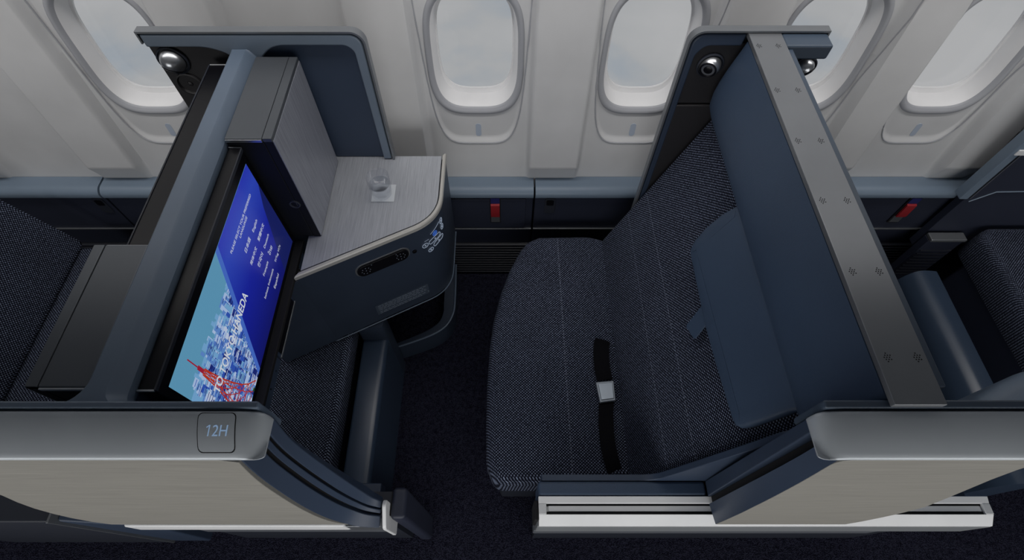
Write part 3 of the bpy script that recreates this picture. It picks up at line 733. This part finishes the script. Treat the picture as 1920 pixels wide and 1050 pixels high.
# leather roll along the partition
prof = [(.6235,1.306),(.5965,1.306),(.590,1.28),(.577,1.235),(.566,1.19),(.561,1.15),(.563,1.115),(.573,1.092),(.590,1.082),(.6235,1.082)]
m = MB(); rings = []
for y, k in ((.2635,0),(.266,.4),(.275,.8),(.30,1),(.55,1),(.85,1),(1.05,1),(1.10,1),(1.135,.95),(1.155,.8),(1.168,.45),(1.172,.1)):
    rings.append([(.6235-(.6235-x)*(.80+.20*k), y, 1.19+(z-1.19)*(.93+.07*k)) for x, z in prof])
m.loft(rings).build('shoulder_bolster', M['leather'], seat, ang=50)
hp = [(1397,379),(1380,385),(1352,401),(1323,425),(1302,449),(1293,466),(1292,476),(1298,505),(1309,560),(1322,620),(1340,685),(1358,745),(1370,785),(1376,797),(1386,802),(1400,799),(1440,786),(1480,772),(1516,764)]
hpp = [back_uv(u, v, .032) for u, v in hp]
smax = BL+.018
hpp[0] = (smax, hpp[0][1]); hpp[-1] = (smax, hpp[-1][1])
hpp = [p for i, p in enumerate(hpp) if i in (0, len(hpp)-1) or p[0] < smax-.004]
hpad = pad(MB(), hpp, [(.004,-.024),(0,-.020),(0,-.006),(.003,-.002),(.008,0),(.03,.0015)], BO+en*.032, eu, ey, en).build('headrest_pad', M['leather'], seat, ang=60)
tb_ = [back_uv(u, v, .03) for u, v in ((1310,571),(1320,604),(1299,636),(1283,611))]
tb_[0] = (tb_[0][0]+.02, tb_[0][1]); tb_[1] = (tb_[1][0]+.02, tb_[1][1])
pad(MB(), round_poly(tb_, .006, 3), [(0,-.004),(0,0)], BO+en*.026, eu, ey, en).build('pull_tab', M['leather'], hpad, bevel=.001)
# lap belt
def ribbon(m, pts, w, th=.003):
    rings = []
    for i, p in enumerate(pts):
        p = Vector(p); a = Vector(pts[max(i-1,0)]); b = Vector(pts[min(i+1,len(pts)-1)]); d = (b-a).normalized()
        s = d.cross(Vector((0,0,1))).normalized(); n_ = s.cross(d)
        rings.append([p-s*w/2-n_*th/2, p+s*w/2-n_*th/2, p+s*w/2+n_*th/2, p-s*w/2+n_*th/2])
    m.loft(rings); return m
bp = [(1132,628,-.02),(1128,645,.012),(1127,665,.014),(1129,690,.012),(1134,712,.010)]
m = MB(); ribbon(m, [at(u, v, z=ZS_+h) for u, v, h in bp], .052)
bp2 = [(1137,748,.010),(1136,780,.010),(1137,810,.012),(1141,840,.014),(1148,868,.012),(1156,893,-.01)]
ribbon(m, [at(u, v, z=ZS_+h) for u, v, h in bp2], .046)
blt = m.build('seat_belt', M['belt'], seat, ang=40)
bc = [at(u, v, z=ZS_+.024) for u, v in ((1117,716),(1151,713),(1155,751),(1125,755))]
bcm = sum(bc, Vector())/4
m = MB(); m.loft([[p*1 + Vector((0,0,-.012)) for p in bc], bc]); bkl = m.build('buckle', plain('buckle_steel', (.22,.25,.29), .4, .5), blt, bevel=.003)
la = [bcm + (p-bcm)*.8 + Vector((0,0,.003)) for p in bc]
MB().loft([[p - Vector((0,0,.005)) for p in la], la]).build('buckle_flap', plain('buckle_plate', (.27,.31,.36), .35, .5), blt, bevel=.002)
# ------------------------------------------------------------------ aisle-side shells
def cap_z(y, zi=1.300, yo=.247):
    t = max(0, min(1, (yo-y)/(yo-.178))); return zi - .003*t - .026*t**1.8
def shell_cap(t, xe, xf, yo=.247):
    """grey cap that rolls over towards the aisle and at its end xe, running on to xf"""
    sg = 1 if xf > xe else -1; m = MB(); rings = []
    for dx, dz, dy in ((0,-.030,.005),(.0025,-.020,.003),(.008,-.011,.001),(.016,-.005,0),(.028,-.0012,0),(.042,0,0),(abs(xf-xe),0,0)):
        pr = [(yo-dy,1.2635),(yo-dy,1.294),(yo-dy-.003,1.2985)]
        ys = [yo-.008-(yo-.008-.1805)*k/10 for k in range(11)]
        pr += [(y, cap_z(y)) for y in ys] + [(.178+dy, cap_z(.1805)-.0035),(.178+dy,1.2650),(.180+dy,1.2635)]
        rings.append([(xe+sg*dx, max(y, .178+dy), max(1.264+.0003*k, z+dz) if z > 1.2655 else z) for k, (y, z) in enumerate(pr)])
    m.loft(rings); return m.build('cap', M['capm'], t, ang=40)
def front_y(z): return .155 + (.1785-.155)*(z-.62)/(1.262-.62)
def wood(t, poly):
    m = MB(); m.loft([[(x, front_y(z), z) for x, z in poly], [(x, front_y(z)+.02, z) for x, z in poly]])
    return m.build('wood_panel', M['wood'], t, bevel=.0015)
# right shell
rs = thing('aisle_shell', (.75, .21, .62), 'aisle-side shell with grey cap and oatmeal panel at right of the wide seat', 'privacy shell')
shell_cap(rs, .486, 1.45)
MB().box(.500, 1.45, .2485, .262, 1.20, 1.303).build('inner_lining', M['shell2'], rs, bevel=.004)
pw = [at(u, v, y=.17) for u, v in ((1567,866),(1450,925),(1336,984))]
rw_poly = [(.542,1.2615),(.845,1.2615),(.848,1.20),(.860,1.13),(.876,1.063),(.905,.94),(.921,.865),(.919,.80),(.910,.73),(.895,.665),(.879,.622),(.5455,.622),(.5475,.70),(.5475,.80),(.5440,.918),(.5405,1.0),(.5345,1.10),(.5275,1.18),(.5225,1.225),(.523,1.243),(.529,1.256)]
wood(rs, rw_poly)
def endface(m, xa, xb, ya, yb, depth=.05):
    """slab of the leaning end between two depths; (y at top, y at bottom) for both its sides"""
    m.loft([[(xa,ya[0],1.262),(xa+depth,ya[0],1.262),(xa+depth,yb[0],1.262),(xa,yb[0],1.262)], [(xb,ya[1],.622),(xb+depth,ya[1],.622),(xb+depth,yb[1],.622),(xb,yb[1],.622)]])
m = MB(); m.loft([[(xb,.2045,z),(xf,front_y(z)+.0005,z),(xf+.04,front_y(z)+.021,z),(xf+.04,.2045,z)] for z, xb, xf in ((1.262,.4985,.5185),(1.18,.507,.5265),(1.10,.513,.5335),(1.0,.519,.5395),(.918,.523,.5430),(.80,.529,.5465),(.70,.534,.5465),(.622,.538,.5445))])
m.build('outer_edge', M['shelld'], rs, ang=30)
m = MB(); endface(m, .514, .547, (.2048,.2048), (.2225,.2225), .03); m.build('door_slot', M['matblk'], rs)
m = MB(); endface(m, .492, .538, (.223,.223), (.246,.2615)); m.build('inner_edge', M['shelld'], rs, bevel=.003)
MB().loft([[(.575,.205,.622),(.80,.205,.622),(.80,.246,.622),(.575,.246,.622)], [(.575,.205,1.26),(.80,.205,1.26),(.80,.246,1.26),(.575,.246,1.26)]]).build('core_panel', M['shelld'], rs)
MB().prism('y', round_poly([(.100,.500),(.619,.500),(.619,1.07),(.560,1.07),(.538,1.0),(.452,.75),(.412,.640),(.385,.619),(.100,.619)], [0,0,.01,.03,.08,.08,.04,.04,.004]), .2625, .2795).build('side_lining', M['shelld'], rs, bevel=.004)
# armrest below it
arm = thing('armrest_console', (.6, .22, 0), 'low aisle armrest with navy pad and grooved silver rail', 'armrest')
ax0, ax1 = .090, 1.28
MB().box(ax0, .5375, .224, .2615, .47, .621).build('arm_pad', M['leather'], arm, bevel=.008)
MB().box(.546, ax1-.04, .224, .2615, .47, .60).build('arm_pad', M['shelld'], arm, bevel=.004)
m = MB(); m.prism('x', [(.1535,.59),(.180,.59),(.180,.616),(.1535,.596)], ax0, ax1); m.prism('x', [(.206,.59),(.2235,.59),(.2235,.6205),(.206,.6165)], ax0, ax1); m.box(ax0, ax1, .180, .206, .588, .606)
m.box(ax0, ax0+.020, .18, .206, .6, .617); m.box(ax1-.02, ax1, .18, .206, .6, .617)
rl = m.build('silver_rail', M['rail'], arm, bevel=.0015)
MB().box(ax0+.026, ax1-.026, .1875, .2005, .604, .6125).build('sliding_bar', M['rail'], rl, bevel=.001)
m = MB(); m.box(ax0+.018, ax1-.018, .1802, .1872, .6065, .6085); m.box(ax0+.018, ax1-.018, .2008, .2058, .6065, .6085); m.build('groove', M['matblk'], rl)
MB().box(ax0-.004, ax1+.004, .1525, .175, .475, .5875).build('side_trim', M['lip'], arm, bevel=.003)
MB().box(ax0-.008, 1.06, .1535, .175, .41, .474).build('lower_trim', M['lip2'], arm, bevel=.003)
MB().box(ax0+.01, ax1-.03, .176, .270, 0, .47).build('arm_base', M['dark'], arm)
MB().box(ax0-.012, ax0-.0005, .165, .215, .50, .612).build('end_plate', M['matblk'], arm, bevel=.004)
# left shell with its seat number
ls = thing('aisle_shell', (-.75, .21, .60), 'aisle-side shell with grey cap and seat number 12H at left', 'privacy shell')
shell_cap(ls, -.372, -1.45)
MB().box(-1.45, -.385, .2485, .2605, 1.20, 1.302).build('inner_lining', M['shell'], ls, bevel=.004)
co = [Vector(p) for p in ((-.410,.180,1.262),(-.428,.178,1.16),(-.440,.175,1.05),(-.4475,.168,.87),(-.441,.162,.72),(-.418,.157,.640),(-.375,.150,.612),(-.326,.1485,.606))]
ci = [Vector(p) for p in ((-.372,.245,1.262),(-.385,.243,1.16),(-.387,.240,1.08),(-.3815,.235,.95),(-.370,.228,.82),(-.358,.222,.72),(-.343,.215,.665),(-.322,.210,.635))]
def cr(P, t):
    n = len(P)-1; k = min(int(t*n), n-1); f_ = t*n-k; a, b, c, d = P[max(k-1,0)], P[k], P[k+1], P[min(k+2,n)]
    return .5*((2*b) + (c-a)*f_ + (2*a-5*b+4*c-d)*f_*f_ + (-a+3*b-3*c+d)*f_**3)
def strip(m, w0, w1, h, t0=0, t1=1, n=28, back=.03):
    """band of the curved end between two fractions of its width, raised by h"""
    rings = []
    for i in range(n+1):
        t = t0 + (t1-t0)*i/n; a, b = cr(co, t), cr(ci, t); w = (b-a)
        tan = (cr(co, min(1, t+.01))-cr(co, max(0, t-.01))).normalized(); nn = w.cross(tan).normalized()
        if nn.x < 0: nn = -nn
        p, q = a+w*w0, a+w*w1
        rings.append([p+nn*h, q+nn*h, q-nn*back, p-nn*back])
    m.loft(rings); return m
strip(MB(), .0, .43, 0).build('outer_edge', M['shelld'], ls, bevel=.002)
strip(MB(), .43, .52, -.012, back=.025).build('door_slot', M['matblk'], ls)
strip(MB(), .52, .66, -.001, .05, 1).build('sliding_bar', M['shelld'], ls, bevel=.002)
strip(MB(), .66, .72, -.012, back=.025).build('door_slot', M['matblk'], ls)
strip(MB(), .72, 1.0, 0).build('inner_edge', M['shelld'], ls, bevel=.003)
wl = [(p.x-.006, p.z) for p in (cr(co, i/24*.80) for i in range(25))]
wl = [(x, min(z, 1.2615)) for x, z in wl]; wl[0] = (wl[0][0]-.03, 1.2615); wl[1] = (wl[1][0], wl[1][1])
wl += [(-.432,.620),(-1.015,.620),(-1.038,.665),(-1.050,.72),(-1.051,.78),(-1.043,.85),(-1.025,.92),(-1.00,.99),(-.985,1.06),(-.98,1.14),(-.985,1.2615)]
wood(ls, list(reversed(wl)))
MB().box(-.94, -.47, .205, .2465, .64, 1.262).build('core_panel', M['shelld'], ls)
# number plate on the cap, following its curve
cpl = [at(u, v, z=1.293) for u, v in ((376,776),(448,776),(433,845),(361,845))]
def plate(k, h, n=16):
    cc = sum(cpl, Vector())/4; rows = []
    for i in range(n+1):
        f_ = (1-math.cos(PI*i/n))/2; e = min(f_, 1-f_); r = .13; ins = r - math.sqrt(max(0, r*r-(r-min(e, r))**2))
        L, R = cpl[3].lerp(cpl[0], f_), cpl[2].lerp(cpl[1], f_); row = []
        for j in range(9):
            p = L.lerp(R, ins + (1-2*ins)*j/8); p = cc + (p-cc)*k; row.append((p.x, p.y, cap_z(p.y)+h))
        rows.append(row)
    return rows
m = MB(); m.loft(plate(1.0, .0004), closed=False); pl = m.build('seat_number_plate', M['matblk'], ls)
m = MB(); m.loft(plate(.955, .0009), closed=False); m.build('plate_face', M['capm'], pl)
m = MB(); ta, tb2 = at(381,817,z=1.293), at(424,817,z=1.293)
hn = at(400,798,z=1.293).y-ta.y; wn = tb2.x-ta.x; sw = hn*.11; shr = lambda x, y: (ta.x + x + y*.13, ta.y + y, 1.3)
x1 = wn*.13
for q_ in ([(x1,0),(x1+sw,0),(x1+sw,hn),(x1,hn)], [(x1+sw,hn),(x1-sw*.2,hn),(x1-hn*.26,hn*.80),(x1-hn*.26+sw*.7,hn*.74)]):
    m.bm.faces.new([m.bm.verts.new(shr(*p)) for p in q_])
add_text(m, '2H', (ta.x+wn*.32,ta.y,1.3), (1,0,0), (0,1,0), width=wn*.70, height=hn, shear=.13)
for v_ in m.bm.verts: v_.co.z = cap_z(v_.co.y)+.0014
m.build('seat_number', M['ptxt'], pl, smooth=False, label='pale blue seat number 12H')
# bottom rail of the left shell
lr = thing('floor_rail', (-.6, .17, 0), 'low silver rail with bright rounded tip under the seat 12H shell', 'rail')
MB().box(-1.000, -.420, .152, .175, .520, .597).build('upper_rail', M['rail'], lr, bevel=.006)
MB().box(-.418, -.326, .152, .176, .520, .594).build('rail_joint', M['steel'], lr, bevel=.003)
MB().box(-.85, -.316, .1535, .175, .45, .519).build('lower_rail', M['lip2'], lr, bevel=.005)
m = MB(); m.prism('x', round_poly([(.144,.46),(.212,.46),(.212,.64),(.198,.648),(.144,.612)], [.008,.008,.008,.01,.012]), -.3165, -.306); m.build('end_cap', M['rail'], lr, bevel=.003)
MB().box(-.93, -.33, .176, .262, 0, .45).build('rail_base', M['dark'], lr)
MB().box(-.303, -.262, .17, .25, 0, .60).build('bumper', M['panel'], lr, bevel=.012)
MB().box(-.3055, -.302, .18, .24, .47, .59).build('bumper_plate', M['matblk'], lr)
# neighbour's console behind the left end of that shell
nc = thing('low_cabinet', (-1.3, .25, 0), 'dark low cabinet corner at lower left below the oatmeal panel', 'cabinet')
MB().box(-1.75, -1.185, .16, .26, .02, .62).build('body', M['dark'], nc, bevel=.006)
MB().box(-1.184, -1.178, .158, .262, .02, .625).build('edge_strip', M['steel'], nc, bevel=.001)
MB().prism('y', [(-1.177,.02),(-1.05,.02),(-1.01,.40),(-1.02,.47),(-1.177,.60)], .165, .262).build('side_cheek', M['shelld'], nc, bevel=.006)

# ------------------------------------------------------------------ neighbours
fs2 = M['fseat']
nl = thing('neighbour_seat', (-2.0, .75, 0), 'navy tweed seat cut off by the left edge, beside the slate cabinet', 'seat')
pol = [(-1.66,.30),(-1.18,.30),(-1.18,1.0),(-1.24,1.12),(-1.36,1.15),(-1.66,1.15)]
pad(MB(), round_poly(pol, [.03,.03,.06,.06,.06,.03], 6), [(.02,-.15),(0,-.13),(0,-.03),(.004,-.014),(.012,-.005),(.024,0)], (0,0,.45), (1,0,0), (0,1,0), (0,0,1)).build('cushion', fs2, nl, ang=60)
MB().box(-1.66, -1.24, .32, 1.10, 0, .299).build('base', M['dark'], nl)
bk2 = round_poly([(.0,.30),(.68,.30),(.68,1.165),(.0,1.165)], [.03,.03,.04,.03], 5)
u2 = Vector((-.40,0,.917)).normalized(); n2 = Vector((.917,0,.40)).normalized()
pad(MB(), bk2, [(0,-.06),(0,-.018),(.005,-.007),(.012,-.002),(.022,0)], (-1.610,0,.455), u2, ey, n2).build('backrest', weave('tweed_neighbour', (0, math.pi-math.atan2(.917,.40)+PI, 0), 0, ()), nl, ang=60)
# right neighbour
nb = thing('footwell_beam', (.98, .7, 0), 'rounded navy beam on the carpet right of the tall partition', 'beam')
bx = [at(u, v, z=.36) for u, v in ((1690,507),(1722,507),(1762,507))]
pr = round_poly([(bx[0].x+.03,0),(bx[2].x+.0,0),(bx[2].x+.0,.352),(bx[1].x,.364),(bx[0].x+.03,.30)], [0,0,.012,.05,.03], 8)
MB().prism('y', pr, .30, bx[1].y).build('beam_body', M['beam'], nb, ang=60)
nr = thing('neighbour_seat', (2.0, .75, 0), 'navy tweed seat cut off by the right edge, beyond the tall partition', 'seat')
q = [at(u, v, z=.46).to_2d() for u, v in ((1850,425),(1868,470),(1890,515),(1920,568))]
xq = 1.86
pol = [(xq,.36),(2.75,.36),(2.75,1.236),(xq+.03,1.236),(xq-.01,1.20)]
pad(MB(), round_poly(pol, [.05,.03,.03,.03,.03], 6), [(.02,-.15),(0,-.13),(0,-.03),(.004,-.014),(.012,-.005),(.024,0)], (0,0,.46), (1,0,0), (0,1,0), (0,0,1)).build('cushion', fs2, nr, ang=60)
MB().box(xq+.03, 2.7, .40, 1.17, .02, .309).build('base', M['panel'], nr, bevel=.02)
# neighbour's wing panel at far right
wx = at(1841,331,y=1.26).x
nw = thing('wing_screen', (2.2, 1.27, 0), 'dark slanting wing panel with pale edge at the far right', 'partition')
MB().prism('y', [(wx+.012,.32),(2.9,.32),(2.9,1.30),(wx+.012,1.30)], 1.245, 1.276).build('panel_body', M['panel'], nw, bevel=.003)
MB().box(wx-.020, wx+.011, 1.236, 1.276, .62, 1.305).build('edge_trim', M['ledge'], nw, bevel=.004)
MB().box(wx+.022, wx+.026, 1.240, 1.2455, .62, 1.28).build('inner_line', M['steel'], nw)
sg = [at(u, v, y=1.243) for u, v in ((1762,418),(1814,379),(1868,360),(1925,359))]
sg = [p for p in sg if p.x > wx-.02]
tr = [at(u, v, y=1.2435) for u, v in ((1816,378),(1868,360),(1930,359))]
m = MB(); m.tube(tr, .0022, 6); m.build('seam_line', M['ledge'], nw)
cl = [at(1905,285,y=1.238)]
MB().box(cl[0].x, cl[0].x+.05, 1.232, 1.246, cl[0].z-.012, cl[0].z+.012).build('catch', M['rail'], nw, bevel=.003)
sf = thing('fold_down_step', (1.7, 1.2, 0), 'small grey step bracket between right beam and far right tweed seat', 'bracket')
b0_, b1_ = at(1741,437,z=.42), at(1842,437,z=.42)
MB().box(b0_.x, 1.828, b0_.y-.035, 1.236, .405, .42).build('step_plate', M['steel'], sf, bevel=.004)
MB().box(b0_.x, 1.828, 1.205, 1.236, 0, .404).build('bracket_body', M['panel'], sf, bevel=.002)
g = MB()
for i in range(9): g.box(b0_.x+.01, 1.82, 1.2, 1.206, .16+.022*i, .166+.022*i)
g.build('vent_grille', M['slat'], sf, smooth=False)
# rounded console end by the right-hand shell
e0 = at(1838,752,z=.95)
ne = thing('console_end', (1.05, .34, 0), 'rounded blue-grey console end at the right edge behind the grey cap', 'console')
oe = [at(u, v, z=.95).to_2d() for u, v in ((1828,752),(1850,735),(1885,712),(1925,692),(1990,670))]
poly = [tuple(p) for p in oe] + [(oe[-1].x, .275), (oe[0].x, .275)]
m = MB(); m.loft([[(x,y,.02) for x,y in inset(poly,.02)], [(x,y,.62) for x,y in inset(poly,.004)], [(x,y,.91) for x,y in poly], [(x,y,.935) for x,y in inset(poly,.004)], [(x,y,.947) for x,y in inset(poly,.014)], [(x,y,.95) for x,y in inset(poly,.03)]])
m.build('console_body', M['shell'], ne, ang=60)

# ------------------------------------------------------------------ light
w = bpy.data.worlds.new('sky'); bpy.context.scene.world = w; w.use_nodes = True
n, l = w.node_tree.nodes, w.node_tree.links; bg = n['Background']
tc = n.new('ShaderNodeTexCoord'); mp = n.new('ShaderNodeMapping'); mp.inputs['Scale'].default_value = (2.2, 2.2, 4.5); l.new(tc.outputs['Generated'], mp.inputs['Vector'])
nz_t = n.new('ShaderNodeTexNoise'); nz_t.inputs['Scale'].default_value = 2.0; nz_t.inputs['Detail'].default_value = 7; l.new(mp.outputs['Vector'], nz_t.inputs['Vector'])
l.new(ramp(n, l, nz_t.outputs['Fac'], [(.34, (.31,.345,.38)), (.45, (.38,.388,.393)), (.62, (.425,.428,.43))]), bg.inputs['Color']); bg.inputs['Strength'].default_value = 1.0
def area(name, loc, rot, sx, sy, power, col, spread=180):
    d = bpy.data.lights.new(name, 'AREA'); d.shape = 'RECTANGLE'; d.size = sx; d.size_y = sy; d.energy = power; d.color = col; d.spread = math.radians(spread)
    o = bpy.data.objects.new(name, d); C.objects.link(o); o.location = loc; o.rotation_euler = rot; return o
area('sidewall_wash_lamp', (0, 1.02, 2.16), (math.radians(24), 0, 0), 5.2, .18, 15, (1,.97,.94), 132)
area('aisle_fill_light', (0, -1.22, .94), (math.radians(90), 0, 0), 5.4, .76, 36, (.985,.98,.97))  # added frontal fill lamp across the aisle, no windows modelled behind it

sc = bpy.context.scene
sc.view_settings.view_transform = 'Standard'; sc.view_settings.look = 'None'; sc.view_settings.exposure = 0; sc.view_settings.gamma = 1
sc.view_settings.use_curve_mapping = False
